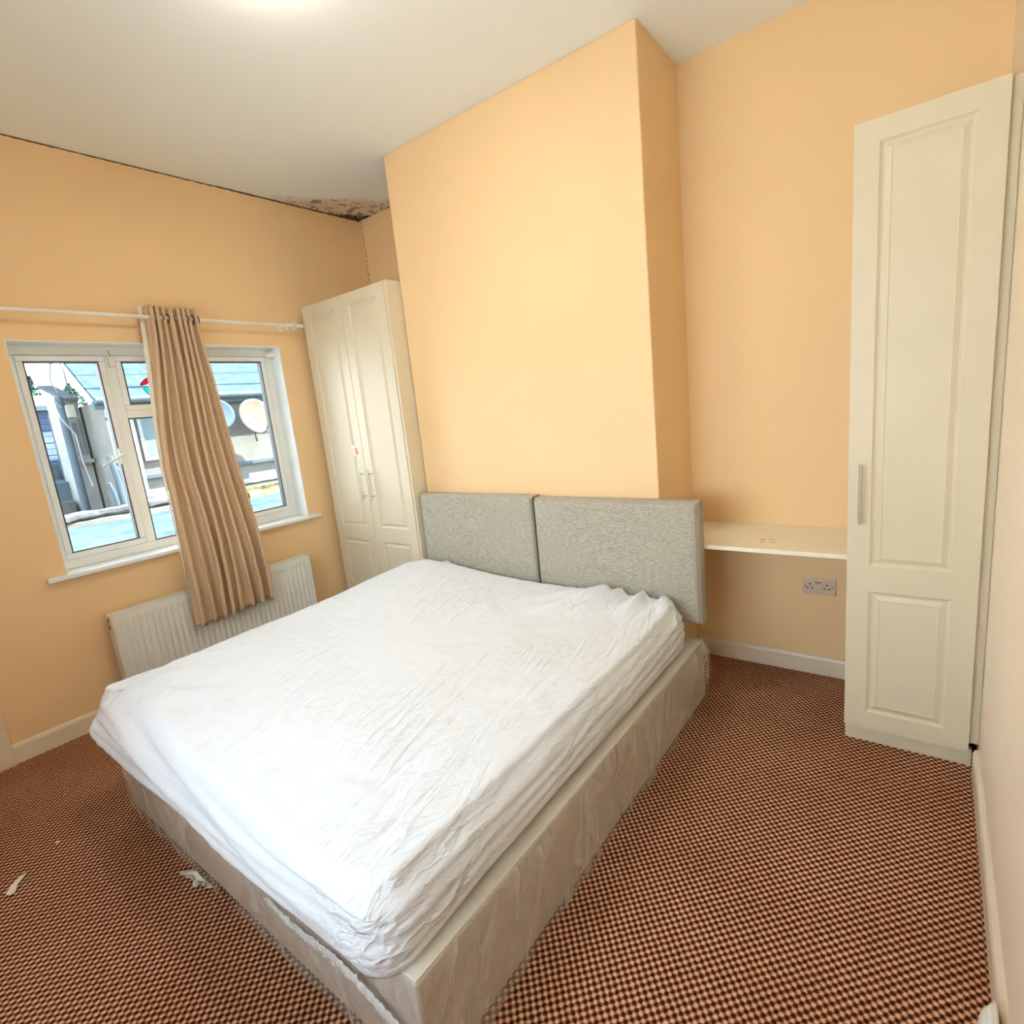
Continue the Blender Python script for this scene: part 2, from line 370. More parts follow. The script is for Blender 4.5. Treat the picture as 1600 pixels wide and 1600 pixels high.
# ---------------------------------------------------------------- window
win = empty('window_1', (-0.12, -1.48, wz0)); struct(win, 'white framed three light window')
XF = -0.12
def frame_rect(b, y0, y1, z0, z1, wd, xa, xb):
    b.box(xa, xb, y0, y1, z0, z0+wd); b.box(xa, xb, y0, y1, z1-wd, z1)
    b.box(xa, xb, y0, y0+wd, z0+wd, z1-wd); b.box(xa, xb, y1-wd, y1, z0+wd, z1-wd)
b = MB(); frame_rect(b, wy0, wy1, wz0, wz1, 0.052, XF-0.06, XF)
MUL1, MUL2 = (-1.768, -1.715), (-1.28, -1.227)
for (a, c) in (MUL1, MUL2): b.box(XF-0.06, XF, a, c, wz0+0.052, wz1-0.052)
b.box(XF-0.06, XF, MUL1[1], MUL2[0], 1.655, 1.705)
b.build('window_frame', m_upvc, win, 0.004)
def light(y0, y1, z0, z1, sash, out=0.012):
    if sash:
        b = MB(); frame_rect(b, y0, y1, z0, z1, 0.030, XF-0.03, XF+out)
        o = b.build('sash', m_upvc, win, 0.006)
        y0 += 0.030; y1 -= 0.030; z0 += 0.030; z1 -= 0.030
    b = MB(); frame_rect(b, y0, y1, z0, z1, 0.006, XF-0.036, XF-0.004+out)
    b.build('gasket', m_gasket, win)
    return MB().box(XF-0.028, XF-0.022, y0+0.004, y1-0.004, z0+0.004, z1-0.004).build('pane', m_glass, win)
light(wy0+0.040, MUL1[0]-0.001, wz0+0.055, wz1-0.055, True)
light(MUL2[1]-0.008, wy1-0.058, wz0+0.055, wz1-0.055, True)
fan = light(MUL1[1]-0.004, MUL2[0]+0.004, 1.700, wz1-0.055, True)
light(MUL1[1], MUL2[0], wz0+0.052, 1.655, False, 0.0)
# painted glass tulip in the fanlight
def flat_shape(pts, x0, x1):
    k = len(pts); v = [(x0, y, z) for y, z in pts] + [(x1, y, z) for y, z in pts]
    return MB().add(v, [tuple(range(k)), tuple(range(k, 2*k))] + [(i, (i+1) % k, k+(i+1) % k, k+i) for i in range(k)])
XG = XF-0.0215
def smoothpoly(pts, it=2):
    for _ in range(it):
        q = []
        for i in range(len(pts)):
            a, b_ = pts[i], pts[(i+1) % len(pts)]
            q += [(a[0]*.75+b_[0]*.25, a[1]*.75+b_[1]*.25), (a[0]*.25+b_[0]*.75, a[1]*.25+b_[1]*.75)]
        pts = q
    return pts
pet1 = smoothpoly([(-1.565, 1.885), (-1.545, 1.925), (-1.505, 1.93), (-1.48, 1.90), (-1.485, 1.875), (-1.53, 1.872)])
pet2 = smoothpoly([(-1.615, 1.838), (-1.585, 1.872), (-1.555, 1.888), (-1.50, 1.876), (-1.47, 1.838), (-1.50, 1.858), (-1.55, 1.858), (-1.585, 1.842)])
stem = smoothpoly([(-1.600, 1.835), (-1.585, 1.80), (-1.555, 1.768), (-1.535, 1.775), (-1.525, 1.81), (-1.54, 1.835), (-1.555, 1.81), (-1.565, 1.805), (-1.575, 1.835)])
for nm, pl, mt in (('flower_petal', pet1, m_pink), ('flower_petal', pet2, m_pink), ('flower_leaf', stem, m_teal)):
    flat_shape(pl, XG, XG+0.0015).build(nm, mt, fan)
    cc = [(sum(p[0] for p in pl)/len(pl)), sum(p[1] for p in pl)/len(pl)]
    pts = [(XG+0.002, y, z) for y, z in pl]; pts.append(pts[0])
    MB().tube(pts, 0.0018, 5, False).build('lead_outline', m_lead, fan)
MB().box(XG, XG+0.002, -1.70, -1.29, 1.832, 1.8345).build('lead_line', m_lead, fan)
# reveal lining and sill
b = MB(); b.box(XF, 0.0015, wy1-0.003, wy1+0.002, wz0, wz1); b.box(XF, 0.0015, wy0-0.002, wy0+0.003, wz0, wz1); b.box(XF, 0.0015, wy0, wy1, wz1-0.003, wz1+0.002)
b.build('window_reveal', m_reveal, win)
b = MB(); b.box(XF-0.02, 0.0, wy0, wy1, wz0-0.024, wz0); b.box(0.0, 0.040, -2.285, -0.675, wz0-0.024, wz0)
b.build('window_sill', m_reveal, win, 0.005, weld=True)
# cockspur handle on the left sash
b = MB(); b.tube([(XF+0.012, -1.792, 1.445), (XF+0.040, -1.792, 1.445)], [0.020, 0.014], 14)
b.tube([(XF+0.034, -1.790, 1.452), (XF+0.05, -1.83, 1.435), (XF+0.055, -1.875, 1.415), (XF+0.05, -1.905, 1.400)], [0.010, 0.009, 0.008, 0.006], 8)
b.box(XF+0.012, XF+0.022, -1.805, -1.78, 1.40, 1.49)
b.build('window_handle', m_white, win, 0.002)

# small hanging plastic tag on the mullion and roller blind bracket with chain
t = empty('alarm_contact', (XF+0.01, -1.73, 1.945), 'small cream plastic contact box hanging on the window mullion', 'sensor')
MB().box(XF+0.001, XF+0.022, -1.752, -1.718, 1.945, 2.000).build('case', m_white, t, 0.003)
MB().tube([(XF+0.012, -1.735, 2.000), (XF+0.014, -1.742, 2.018), (XF+0.004, -1.74, 2.035)], 0.0015, 6).build('wire', m_gasket, t)
t = empty('blind_bracket', (XF+0.03, -0.80, 2.0), 'white roller blind bracket with bead chain in the window top corner', 'bracket')
b = MB(); b.box(XF+0.002, XF+0.055, -0.772, -0.767, 1.985, 2.052); b.tube([(XF+0.03, -0.772, 2.02), (XF+0.03, -0.815, 2.02)], [0.022, 0.016], 14)
b.build('bracket_body', m_white, t, 0.002)
b = MB()
for k in range(46):
    z = 2.0-k*0.0085; y = -0.800+0.003*math.sin(k*0.4); b.tube([(XF+0.045, y, z-0.003), (XF+0.045, y, z), (XF+0.045, y, z+0.003)], [0.0012, 0.0030, 0.0012], 6)
b.build('bead_chain', m_white, t)

# ---------------------------------------------------------------- radiator
rad = empty('radiator', (0.085, -1.49, 0.13), 'cream fluted panel radiator on the wall under the window', 'radiator')
ry0, ry1, rz0, rz1 = -2.09, -0.885, 0.13, 0.610
def rfront(u, v_):
    y = ry0+0.012+(ry1-ry0-0.024)*u; z = rz0+0.004+(rz1-rz0-0.008)*v_
    e = sm(0.0, 0.03, v_-0.055)*sm(0, 0.03, 0.925-v_)*sm(0, 0.012, u-0.012)*sm(0, 0.012, 0.988-u)
    c = math.cos((y-ry0)/0.0333*2*PI); g = -0.007*e*sm(-0.2, 0.7, c)
    return (0.122+g, y, z)
b = MB(); b.grid(rfront, 330, 40)
b.build('front_panel', m_rad, rad, smooth=True)
b = MB(); b.box(0.100, 0.1145, ry0+0.006, ry1-0.006, rz0, rz1); b.box(0.040, 0.052, ry0+0.01, ry1-0.01, rz0+0.01, rz1-0.01)
b.build('water_panel', m_rad, rad, 0.003)
MB().box(0.052, 0.10, ry0+0.02, ry1-0.02, rz0+0.02, rz1-0.02).build('convector_core', m_darkgap, rad)
for y0_, y1_ in ((ry0, ry0+0.012), (ry1-0.012, ry1)):
    b = MB(); b.box(0.036, 0.124, y0_, y1_, rz0, rz1+0.004); b.build('side_panel', m_rad, rad, 0.004)
    if y0_ == ry0:
        MB().box(0.056, 0.074, ry0-0.0008, ry0+0.0002, rz1-0.045, rz1-0.015).build('side_vent', m_darkgap, rad)
        MB().box(0.056, 0.074, ry0-0.0008, ry0+0.0002, rz1-0.085, rz1-0.055).build('side_vent', m_darkgap, rad)
b = MB(); b.box(0.036, 0.046, ry0+0.012, ry1-0.012, rz1-0.004, rz1+0.003); b.box(0.112, 0.123, ry0+0.012, ry1-0.012, rz1-0.004, rz1+0.003)
for x in (0.058, 0.072, 0.086, 0.100): b.box(x-0.0025, x+0.0025, ry0+0.012, ry1-0.012, rz1-0.002, rz1+0.003)
k = ry0+0.05
while k < ry1-0.03: b.box(0.046, 0.112, k, k+0.006, rz1-0.001, rz1+0.002); k += 0.055
b.build('top_grille', m_rad, rad)
for y in (-1.95, -1.02): MB().box(0.0, 0.04, y-0.02, y+0.02, rz0+0.08, rz1-0.06).build('wall_bracket', m_rad, rad)
for y in (ry0+0.03, ry1-0.03): MB().tube([(0.05, y, rz0+0.03), (0.05, y, 0.0)], 0.008, 10).build('pipe', m_rad, rad)

# ---------------------------------------------------------------- curtain rod
rod = empty('curtain_rod', (0.09, -1.6, 2.19), 'thin white curtain rod above the window', 'curtain rod')
RX, RZ = 0.09, 2.189
MB().tube([(RX, -2.72, RZ+0.004), (RX, -1.5, RZ+0.002), (RX, -0.665, RZ)], 0.0105, 14).build('pole', m_rod, rod, smooth=False)
for yb in (-2.6, -0.735):
    b = MB(); b.tube([(0.0, yb, RZ-0.004), (0.008, yb, RZ-0.004)], 0.026, 16); b.tube([(0.006, yb, RZ-0.006), (RX, yb, RZ-0.016)], 0.007, 10)
    b.tube([(RX, yb-0.009, RZ), (RX, yb+0.009, RZ)], 0.017, 14); b.tube([(RX, yb, RZ-0.014), (RX+0.004, yb, RZ-0.034)], [0.006, 0.009], 8)
    b.build('rod_bracket', m_rod, rod, 0.001)
b = MB(); b.tube([(RX, -0.67, RZ), (RX, -0.662, RZ), (RX, -0.655, RZ), (RX, -0.610, RZ), (RX, -0.604, RZ)], [0.016, 0.020, 0.010, 0.0125, 0.006], 14)
for k in range(6):
    a = k*PI/3; cx, cz = math.cos(a)*0.017, math.sin(a)*0.017
    b.tube([(RX+cx*0.5, -0.690, RZ+cz*0.5), (RX+cx*1.3, -0.684, RZ+cz*1.3), (RX+cx*1.8, -0.672, RZ+cz*1.8)], [0.004, 0.007, 0.002], 6)
b.build('finial', m_rod, rod)

# ---------------------------------------------------------------- curtain
cur = empty('curtain', (0.14, -1.45, 0.41), 'tan pleated curtain bunched at the middle of the window, hanging from the rod', 'curtain')
ZT, ZB = 2.25, 0.412
NP = 8.0
def cur_pt(u, v_, off=0.0):
    z = ZT + (ZB-ZT)*v_
    yl = -1.575 - 0.105*sm(0, 0.55, v_) - 0.015*v_
    yr = -1.305 + 0.035*sm(0, 0.35, v_) + 0.055*sm(0.3, 1.0, v_)
    amp = 0.038 + 0.012*v_
    uu = u + 0.012*math.sin(v_*3.1+u*9) + 0.010*v_*math.sin(u*17.0)
    ph = 2*PI*NP*uu - 0.6
    gap = math.exp(-((u-0.475)/0.035)**2)*(1-sm(0.10, 0.22, v_))
    y = yl + (yr-yl)*u + 0.016*math.sin(ph*2)*(0.7+0.3*v_) + 0.012*v_*fbm(u*3, v_*2, 1.0)
    y += -0.012*gap*(1 if u < 0.475 else -1)
    x = 0.090 + 0.085*sm(0.10, 0.8, v_) + amp*math.sin(ph)*(0.85+0.3*math.sin(u*13+1+v_*2.5)) + 0.010*v_*fbm(u*5, v_*3, 2.0)
    x = max(x, 0.045 if v_ < 0.7 else 0.135+0.006*math.sin(ph)) if v_ < 0.98 else x
    x = max(x, 0.052 if z > 0.9 else 0.135)
    x = x*(1-gap*0.45) + 0.055*gap*0.45
    if v_ < 0.05: z -= 0.045*gap*(1-v_/0.05)
    z += (0.012*math.sin(ph+0.8) - 0.02*u*0 + 0.010*fbm(u*6, 0, 3))*sm(0.93, 1, v_) 
    z += 0.022*(u-0.5)*sm(0.6, 1, v_)
    return (x+off, y, z)
b = MB(); b.grid(lambda u, v_: cur_pt(u, v_), 260, 90)
o = b.build('cloth', m_curt, cur, smooth=True)
md = o.modifiers.new('thick', 'SOLIDIFY'); md.thickness = 0.002
# pale lining turned out along both edges
for side in (0, 1):
    def edge(u, v_, side=side):
        p = cur_pt(0.0 if side == 0 else 1.0, v_); sgn = -1 if side == 0 else 1
        wd = (0.012 + 0.010*(1-sm(0.0, 0.5, v_)) + 0.003*math.sin(v_*7+side)) if side == 0 else 0.009+0.020*sm(0.7, 1, v_)
        return (p[0]-0.006+0.004*math.sin(u*3+v_*5), p[1]+sgn*wd*u, p[2])
    MB().grid(edge, 5, 80).build('lining', m_lining, cur, smooth=True)['label'] = 'pale cream lining edge'
for k in range(9):
    y = -1.555+k*0.028+(0.018 if k > 4 else -0.004)
    ring = [(RX+0.024*math.cos(a*PI/8), y, RZ+0.024*math.sin(a*PI/8)) for a in range(17)]
    MB().tube(ring, 0.0035, 6, False).build('eyelet', m_eyelet, cur)

# ---------------------------------------------------------------- wardrobes
def door_mesh(x0, x1, z0, z1, yf, thick=0.02):
    """slab with two raised panels: tall one above, short one below; front faces -Y at yf"""
    b = MB(); mg = 0.073
    pan = [(x0+mg, x1-mg, 0.150, 0.663), (x0+mg, x1-mg, 0.765, z1-0.070)]
    xs = [x0, x0+mg, x1-mg, x1]; zs = [z0, 0.150, 0.663, 0.765, z1-0.070, z1]
    for i in range(3):
        for j in range(5):
            if i == 1 and j in (1, 3): continue
            b.add([(xs[i], yf, zs[j]), (xs[i+1], yf, zs[j]), (xs[i+1], yf, zs[j+1]), (xs[i], yf, zs[j+1])], [(0,1,2,3)])
    for (a, c, e, g) in pan:
        rings = [(0, 0), (0.004, 0.0045), (0.010, 0.0085), (0.016, 0.0085), (0.030, 0.0025), (0.034, 0.0012), (0.037, 0.003)]
        v = []; f = []
        for ins, dep in rings:
            v += [(a+ins, yf+dep, e+ins), (c-ins, yf+dep, e+ins), (c-ins, yf+dep, g-ins), (a+ins, yf+dep, g-ins)]
        for r in range(len(rings)-1):
            for k in range(4): f.append((r*4+k, r*4+(k+1) % 4, (r+1)*4+(k+1) % 4, (r+1)*4+k))
        r = (len(rings)-1)*4; f.append((r, r+1, r+2, r+3)); b.add(v, f)
    yb = yf+thick
    b.add([(x0,yf,z0),(x1,yf,z0),(x1,yf,z1),(x0,yf,z1),(x0,yb,z0),(x1,yb,z0),(x1,yb,z1),(x0,yb,z1)], [(4,5,6,7),(0,1,5,4),(2,3,7,6),(0,3,7,4),(1,2,6,5)])
    return b
def handle(parent, x, z0, z1, yf):
    b = MB(); b.tube([(x, yf-0.034, z0), (x, yf-0.034, z1)], 0.006, 12)
    for z in (z0+0.03, z1-0.03): b.tube([(x, yf, z), (x, yf-0.034, z)], 0.0045, 10)
    o = b.build('handle', m_metal, parent); o['label'] = 'brushed steel bar handle'; return o

wl = empty('wardrobe', (0.5, -0.25, 0), 'cream two door wardrobe in the window corner left of the bed', 'wardrobe', None)
yf = -0.578; x0, x1 = 0.055, 0.948
b = MB(); b.box(x0, x0+0.018, yf+0.022, 0.09, 0, 2.318); b.box(x1-0.018, x1, yf+0.004, 0.09, 0, 2.322); b.box(x0+0.018, x1-0.018, yf+0.022, 0.09, 2.300, 2.318)
b.box(x0+0.018, x1-0.018, 0.075, 0.09, 0.07, 2.30); b.box(x0+0.018, x1-0.018, yf+0.022, 0.075, 0.07, 0.088)
b.build('carcass', m_cream, wl, 0.001)
MB().box(x0+0.018, x1-0.018, yf+0.05, yf+0.068, 0, 0.07).build('plinth', m_cream, wl)
dl_ = door_mesh(0.058, 0.4935, 0.072, 2.316, yf).build('door', m_cream, wl)
dr_ = door_mesh(0.4975, 0.928, 0.072, 2.316, yf).build('door', m_cream, wl)
handle(dl_, 0.463, 0.960, 1.175, yf); handle(dr_, 0.557, 0.960, 1.175, yf)
pts = [(0.385, 1.365), (0.405, 1.340), (0.432, 1.335), (0.452, 1.30), (0.470, 1.272), (0.440, 1.262), (0.425, 1.285), (0.405, 1.262), (0.395, 1.30)]
k = len(pts); v = [(x, yf-0.0005, z) for x, z in pts]+[(x, yf-0.0018, z) for x, z in pts]
MB().add(v, [tuple(range(k)), tuple(range(k, 2*k))]+[(i, (i+1) % k, k+(i+1) % k, k+i) for i in range(k)]).build('torn_sticker', m_white, dl_)['label'] = 'torn white sticker backing'
pts = [(0.410, 1.325), (0.435, 1.328), (0.452, 1.295), (0.440, 1.272), (0.420, 1.285)]
k = len(pts); v = [(x, yf-0.0018, z) for x, z in pts]+[(x, yf-0.0025, z) for x, z in pts]
MB().add(v, [tuple(range(k)), tuple(range(k, 2*k))]+[(i, (i+1) % k, k+(i+1) % k, k+i) for i in range(k)]).build('sticker_scrap', m_sticker, dl_)['label'] = 'orange scrap of sticker'

wr = empty('wardrobe', (3.54, -0.27, 0), 'tall narrow cream single door wardrobe beside the right wall', 'wardrobe', None)
yf = -0.549; x0, x1 = 3.346, 3.742
b = MB(); b.box(x0, x0+0.018, yf+0.022, -0.02, 0.0715, 2.309); b.box(x1-0.018, x1, yf+0.022, -0.02, 0.0715, 2.309); b.box(x0, x0+0.018, yf+0.052, -0.02, 0, 0.0715); b.box(x1-0.018, x1, yf+0.052, -0.02, 0, 0.0715); b.box(x0+0.018, x1-0.018, yf+0.022, -0.02, 2.291, 2.309)
b.box(x0+0.018, x1-0.018, -0.035, -0.02, 0.07, 2.29); b.box(x0+0.018, x1-0.018, yf+0.022, -0.035, 0.072, 0.09)
b.build('carcass', m_cream, wr, 0.001)
MB().box(x0+0.001, x1+0.012, yf+0.034, yf+0.0515, 0, 0.0705).build('plinth', m_cream, wr)
dd = door_mesh(x0, x1, 0.077, 2.311, yf).build('door', m_cream, wr, 0)
handle(dd, 3.388, 0.937, 1.162, yf)
MB().box(x1+0.001, WX-0.001, yf+0.026, yf+0.04, 0.10, 2.311).build('filler_strip', m_cream, wr)

# ---------------------------------------------------------------- shelf
t = MB().box(C2+0.001, 3.345, -0.458, -0.001, 0.756, 0.776).build('shelf', m_shelf, None, 0.002)
tag(t, 'cream desk shelf board in the alcove between bed and tall wardrobe', 'shelf')

# ---------------------------------------------------------------- double socket
sk = empty('wall_socket', (3.174, 0, 0.47), 'double wall socket plate below the alcove shelf', 'socket')
sx0, sx1, sz0, sz1 = 3.101, 3.247, 0.426, 0.512
MB().box(sx0, sx1, -0.009, -0.0003, sz0, sz1).build('face_plate', m_plate, sk, 0.004)
for (uu, vv, ww, hh_) in ((.22,.36,.004,.008),(.147,.60,.007,.004),(.29,.60,.007,.004),(.737,.36,.004,.008),(.66,.60,.007,.004),(.80,.60,.007,.004)):
    x = sx0+(sx1-sx0)*uu; z = sz1-(sz1-sz0)*vv
    MB().box(x-ww/2-.001, x+ww/2+.001, -0.0096, -0.0085, z-hh_/2-.001, z+hh_/2+.001).build('pin_hole', m_hole, sk)
for uu in (.076, .886):
    x = sx0+(sx1-sx0)*uu; z = sz1-(sz1-sz0)*0.48
    MB().tube([(x, -0.0085, z), (x, -0.0098, z)], 0.0035, 10).build('screw', m_eyelet, sk)
x = sx0+(sx1-sx0)*.47; MB().box(x-0.012, x+0.012, -0.0098, -0.0085, sz1-0.024, sz1-0.019).build('fuse_slot', m_darkgap, sk)

# ---------------------------------------------------------------- divan bed
bed = empty('divan_bed', (1.85, -1.4, 0), 'grey fabric divan bed with two panel headboard against the chimney breast', 'bed')
BX0, BX1, BY0, BY1, BZ = 0.955, 2.750, -0.47, -2.372, 0.304
for (ya, yb) in ((BY1, -1.412), (-1.408, BY0)):
    MB().box(BX0, BX1, ya, yb, 0.006, BZ-0.004).build('base', m_base, bed, 0.010, seg=3)
MB().box(BX0+0.004, BX1-0.004, BY1+0.004, BY0-0.004, BZ-0.006, BZ).build('base_top', m_tick, bed, 0.002)['label'] = 'cream cloth top of the divan base'
for (x, y) in ((1.05, -2.25), (2.64, -2.25), (1.05, -0.6), (2.64, -0.6), (1.85, -1.35), (1.85, -1.47)):
    MB().tube([(x, y, 0), (x, y, 0.008)], 0.022, 12).build('glide', m_darkgap, bed)
def panel_pt(xa, xb, za, zb):
    def fn(u, v_):
        x = xa+(xb-xa)*u; z = za+(zb-za)*v_
        e = min(u*(xb-xa), (1-u)*(xb-xa), (1-v_)*(zb-za), v_*(zb-za)); r = 0.030
        d = r-math.sqrt(max(0, r*r-(r-min(e, r))**2))
        return (x, -0.556+d*0.95-0.003*math.sin(u*PI)+0.001*fbm(x*3, z*3), z)
    return fn
def tilt(z): return z
for (xa, xb, zt) in ((0.958, 1.861, 1.006), (1.862, 2.768, 0.996)):
    b = MB(); b.grid(panel_pt(xa, xb, 0.405, zt), 70, 46)
    b.box(xa+0.001, xb-0.001, -0.527, -0.472, 0.406, zt-0.001)
    b.build('headboard', m_head, bed, smooth=False)
for x in (1.2, 2.5): MB().box(x-0.03, x+0.03, -0.49, -0.472, 0.10, 0.45).build('headboard_strut', m_seam, bed)
MB().box(1.8600, 1.8632, -0.548, -0.48, 0.41, 1.0).build('panel_seam', m_seam, bed)

# ---------------------------------------------------------------- rounded rectangle mapping for mattress and sheet
MX0, MX1, MY0, MY1 = 0.862, 2.724, -2.432, -0.592
cx, cy = (MX0+MX1)/2, (MY0+MY1)/2; hw, hl = (MX1-MX0)/2, (MY1-MY0)/2
def rmap(a, b_, rc=0.10):
    px, py = a*hw, b_*hl
    qx, qy = abs(px)-(hw-rc), abs(py)-(hl-rc)
    if qx > 0 and qy > 0:
        m = max(qx, qy); L = math.hypot(qx, qy); qx2, qy2 = qx/L*m, qy/L*m
        px = math.copysign(hw-rc+qx2, px); py = math.copysign(hl-rc+qy2, py)
        n_ = (math.copysign(qx/L, px), math.copysign(qy/L, py))
    else:
        n_ = (math.copysign(1, a), 0) if abs(a)*1 >= abs(b_) else (0, math.copysign(1, b_))
    return cx+px, cy+py, n_
def nrm_at(a, b_):
    c = max(abs(a), abs(b_), 1e-6); return rmap(a/c, b_/c)[2]
def inset(x, y, n_):
    f = max(0, -n_[1]); r = max(0, n_[0]); l = max(0, -n_[0]); k = max(0, n_[1])
    If = 0.045 + 0.125*(1-sm(0.95, 1.95, x)) + 0.05*sm(2.5, 2.75, x)
    If *= 1-0.35*(1-sm(0.86, 1.0, x))
    s = f*f+r*r+l*l+k*k
    return (f*f*If + r*r*0.055 + l*l*0.035 + k*k*0.035)/s
def ztop(x, y):
    z = 0.528
    z += 0.050*math.exp(-((x-1.15)/0.38)**2)*sm(-1.5, -0.6, y) + 0.010*sm(-1.2, -0.6, y)
    z -= 0.012*sm(2.0, 2.7, x)*(1-sm(-1.0, -0.7, y)) 
    z += 0.004*fbm(x, y, 0, 2.2) + 0.0022*fbm(x*1.6, y*0.8, 3, 7)
    # gathered folds near the headboard at the right
    for (fx, fy, ang, ln, am, wd) in ((2.335, -0.66, 0.62, 0.26, 0.034, 0.020), (2.40, -0.64, 0.40, 0.24, 0.024, 0.016), (2.52, -0.63, 0.10, 0.15, 0.020, 0.020), (2.62, -0.62, -0.3, 0.10, 0.014, 0.02), (2.20, -0.66, 0.8, 0.20, 0.012, 0.02), (1.05, -0.66, 0.3, 0.2, 0.012, 0.03), (1.22, -0.64, 0.0, 0.2, 0.009, 0.02)):
        dx, dy = x-fx, y-fy; al = -(dx*math.sin(ang)+dy*math.cos(ang)); ac = dx*math.cos(ang)-dy*math.sin(ang)
        z += 1.7*am*math.exp(-(ac/(0.85*wd*(1+1.3*max(0, al)/ln)))**2)*sm(-0.06, 0.0, al)*(1-sm(0.3*ln, 1.7*ln, al))
    # long stretch creases parallel to the right edge
    e = sm(2.15, 2.6, x); z += e*0.0035*fbm(x*1.0, y*0.12, 5, 34, 3)
    # puckers behind the front edge
    fe = sm(-1.75, -2.3, y) if False else sm(0, 1, (-y-1.95)/0.35); z += fe*0.0075*noise.ridged_multi_fractal(Vector((x*9, y*5, 1.5)), 0.9, 2.0, 3, 0.9, 2.0)*0.55*sm(0.95, 1.3, x)
    # folds radiating from the front left corner
    dx, dy = x-0.88, y+2.40; rr = math.hypot(dx, dy); th = math.atan2(dy, dx)
    z += 0.010*math.sin(th*15+1.0+fbm(x*4, y*4)*1.2)*sm(0.05, 0.2, rr)*(1-sm(0.25, 0.85, rr))
    return z
def fold(x, s=1.0):       # sharp soft-topped fold profile
    return 1-abs(((x*s) % 1.0)*2-1)
def side_pt(a, b_, q):
    """q 0..1 from top rim to hem"""
    X_, Y_, n_ = rmap(a, b_); ins = inset(X_, Y_, n_); zt = ztop(X_-n_[0]*ins, Y_-n_[1]*ins)
    f = max(0, -n_[1])**2; r = max(0, n_[0])**2; l = max(0, -n_[0])**2; k = max(0, n_[1])**2
    hem = f*(0.288+0.060*(1-sm(0.86, 1.45, X_))) + r*(0.322 - 0.02*sm(-2.1, -2.4, Y_)) + l*(0.318+0.055*sm(-1.6, -2.4, Y_)) + k*0.33
    hem += 0.004*fbm(X_, Y_, 7, 6)
    # front: sag from rim to a ridge then a straight band
    zr = 0.425 + 0.05*sm(2.2, 2.6, X_)
    if q < 0.45:
        t = q/0.45; of = -ins*(1-t**0.8); zf = zt+(zr-zt)*(t**1.25)
    else:
        t = (q-0.45)/0.55; of = 0.006*math.sin(t*PI)-0.022*t**4; zf = zr+(hem-zr)*t
    # other sides: quarter roll then bulged wall
    roll = ins*1.15
    rr_ = 0.016
    if q < 0.15:
        t = q/0.15*PI/2; orr = -ins+rr_*math.sin(t); zz = zt-rr_*(1-math.cos(t))
    elif q < 0.5:
        t = (q-0.15)/0.35; orr = -ins+rr_+(ins-rr_)*math.sin(t*PI/2); zz = zt-rr_-(0.075)*t; roll = rr_+0.075
    else:
        t = (q-0.5)/0.5; roll = rr_+0.075; orr = 0.006*math.sin(t*PI)-0.020*t**5; zz = zt-roll+(hem-zt+roll)*t
    o = f*of+(1-f)*orr; z = f*zf+(1-f)*zz
    s = (Y_ if r+l > 0.5 else X_)
    env = sm(0.12, 0.4, q)*(1-sm(0.9, 1.0, q))
    wv_ = 0.35*fbm(X_*0.9, Y_*0.9, q*1.5, 1.0, 2)
    d = 0.0
    d += r*env*0.010*(fold(q*5.2+Y_*0.55+wv_)-0.5+0.5*(fold(q*11-Y_*0.35+wv_*2)-0.5))
    dfr = 0.034*(1-0.6*sm(0.9, 2.3, X_))
    d += f*env*dfr*(fold(q*2.4-X_*1.35+wv_+0.2)-0.5)+f*env*0.009*(fold(q*7-X_*1.6+wv_*2)-0.5)
    d += l*env*0.012*(fold(q*4+Y_*0.5+wv_)-0.5)
    o += d
    return (X_+n_[0]*o, Y_+n_[1]*o, z)
# boundary samples of the square, counter clockwise
NG = 170
bd = [(-1+2*i/NG, -1) for i in range(NG)] + [(1, -1+2*i/NG) for i in range(NG)] + [(1-2*i/NG, 1) for i in range(NG)] + [(-1, 1-2*i/NG) for i in range(NG)]
def body(topfn, sidefn, nq):
    b = MB(); v = []; f = []
    for j in range(NG+1):
        for i in range(NG+1): v.append(topfn(-1+2*i/NG, -1+2*j/NG))
    for j in range(NG):
        for i in range(NG): o = j*(NG+1)+i; f.append((o, o+1, o+NG+2, o+NG+1))
    def gi(a, b_): return round((b_+1)/2*NG)*(NG+1)+round((a+1)/2*NG)
    prev = [gi(a, b_) for a, b_ in bd]; L = len(bd)
    for k in range(1, nq+1):
        cur_ = []
        for (a, b_) in bd: cur_.append(len(v)); v.append(sidefn(a, b_, k/nq))
        for i in range(L): f.append((prev[i], cur_[i], cur_[(i+1) % L], prev[(i+1) % L]))
        prev = cur_
    return b.add(v, f), prev
def top_pt(a, b_):
    X_, Y_, _ = rmap(a, b_); c = max(abs(a), abs(b_))
    if c > 0.5:
        n_ = nrm_at(a, b_); Xb, Yb, _ = rmap(a/c, b_/c); w_ = sm(0.72, 1.0, c)*inset(Xb, Yb, n_); X_ -= n_[0]*w_; Y_ -= n_[1]*w_
    return (X_, Y_, ztop(X_, Y_))
b, last = body(top_pt, side_pt, 26)
sh = b.build('fitted_sheet', m_sheet, None, smooth=True)
md = sh.modifiers.new('thick', 'SOLIDIFY'); md.thickness = 0.002; md.offset = 1
tag(sh, 'creased white fitted sheet stretched over the mattress', 'bed sheet')
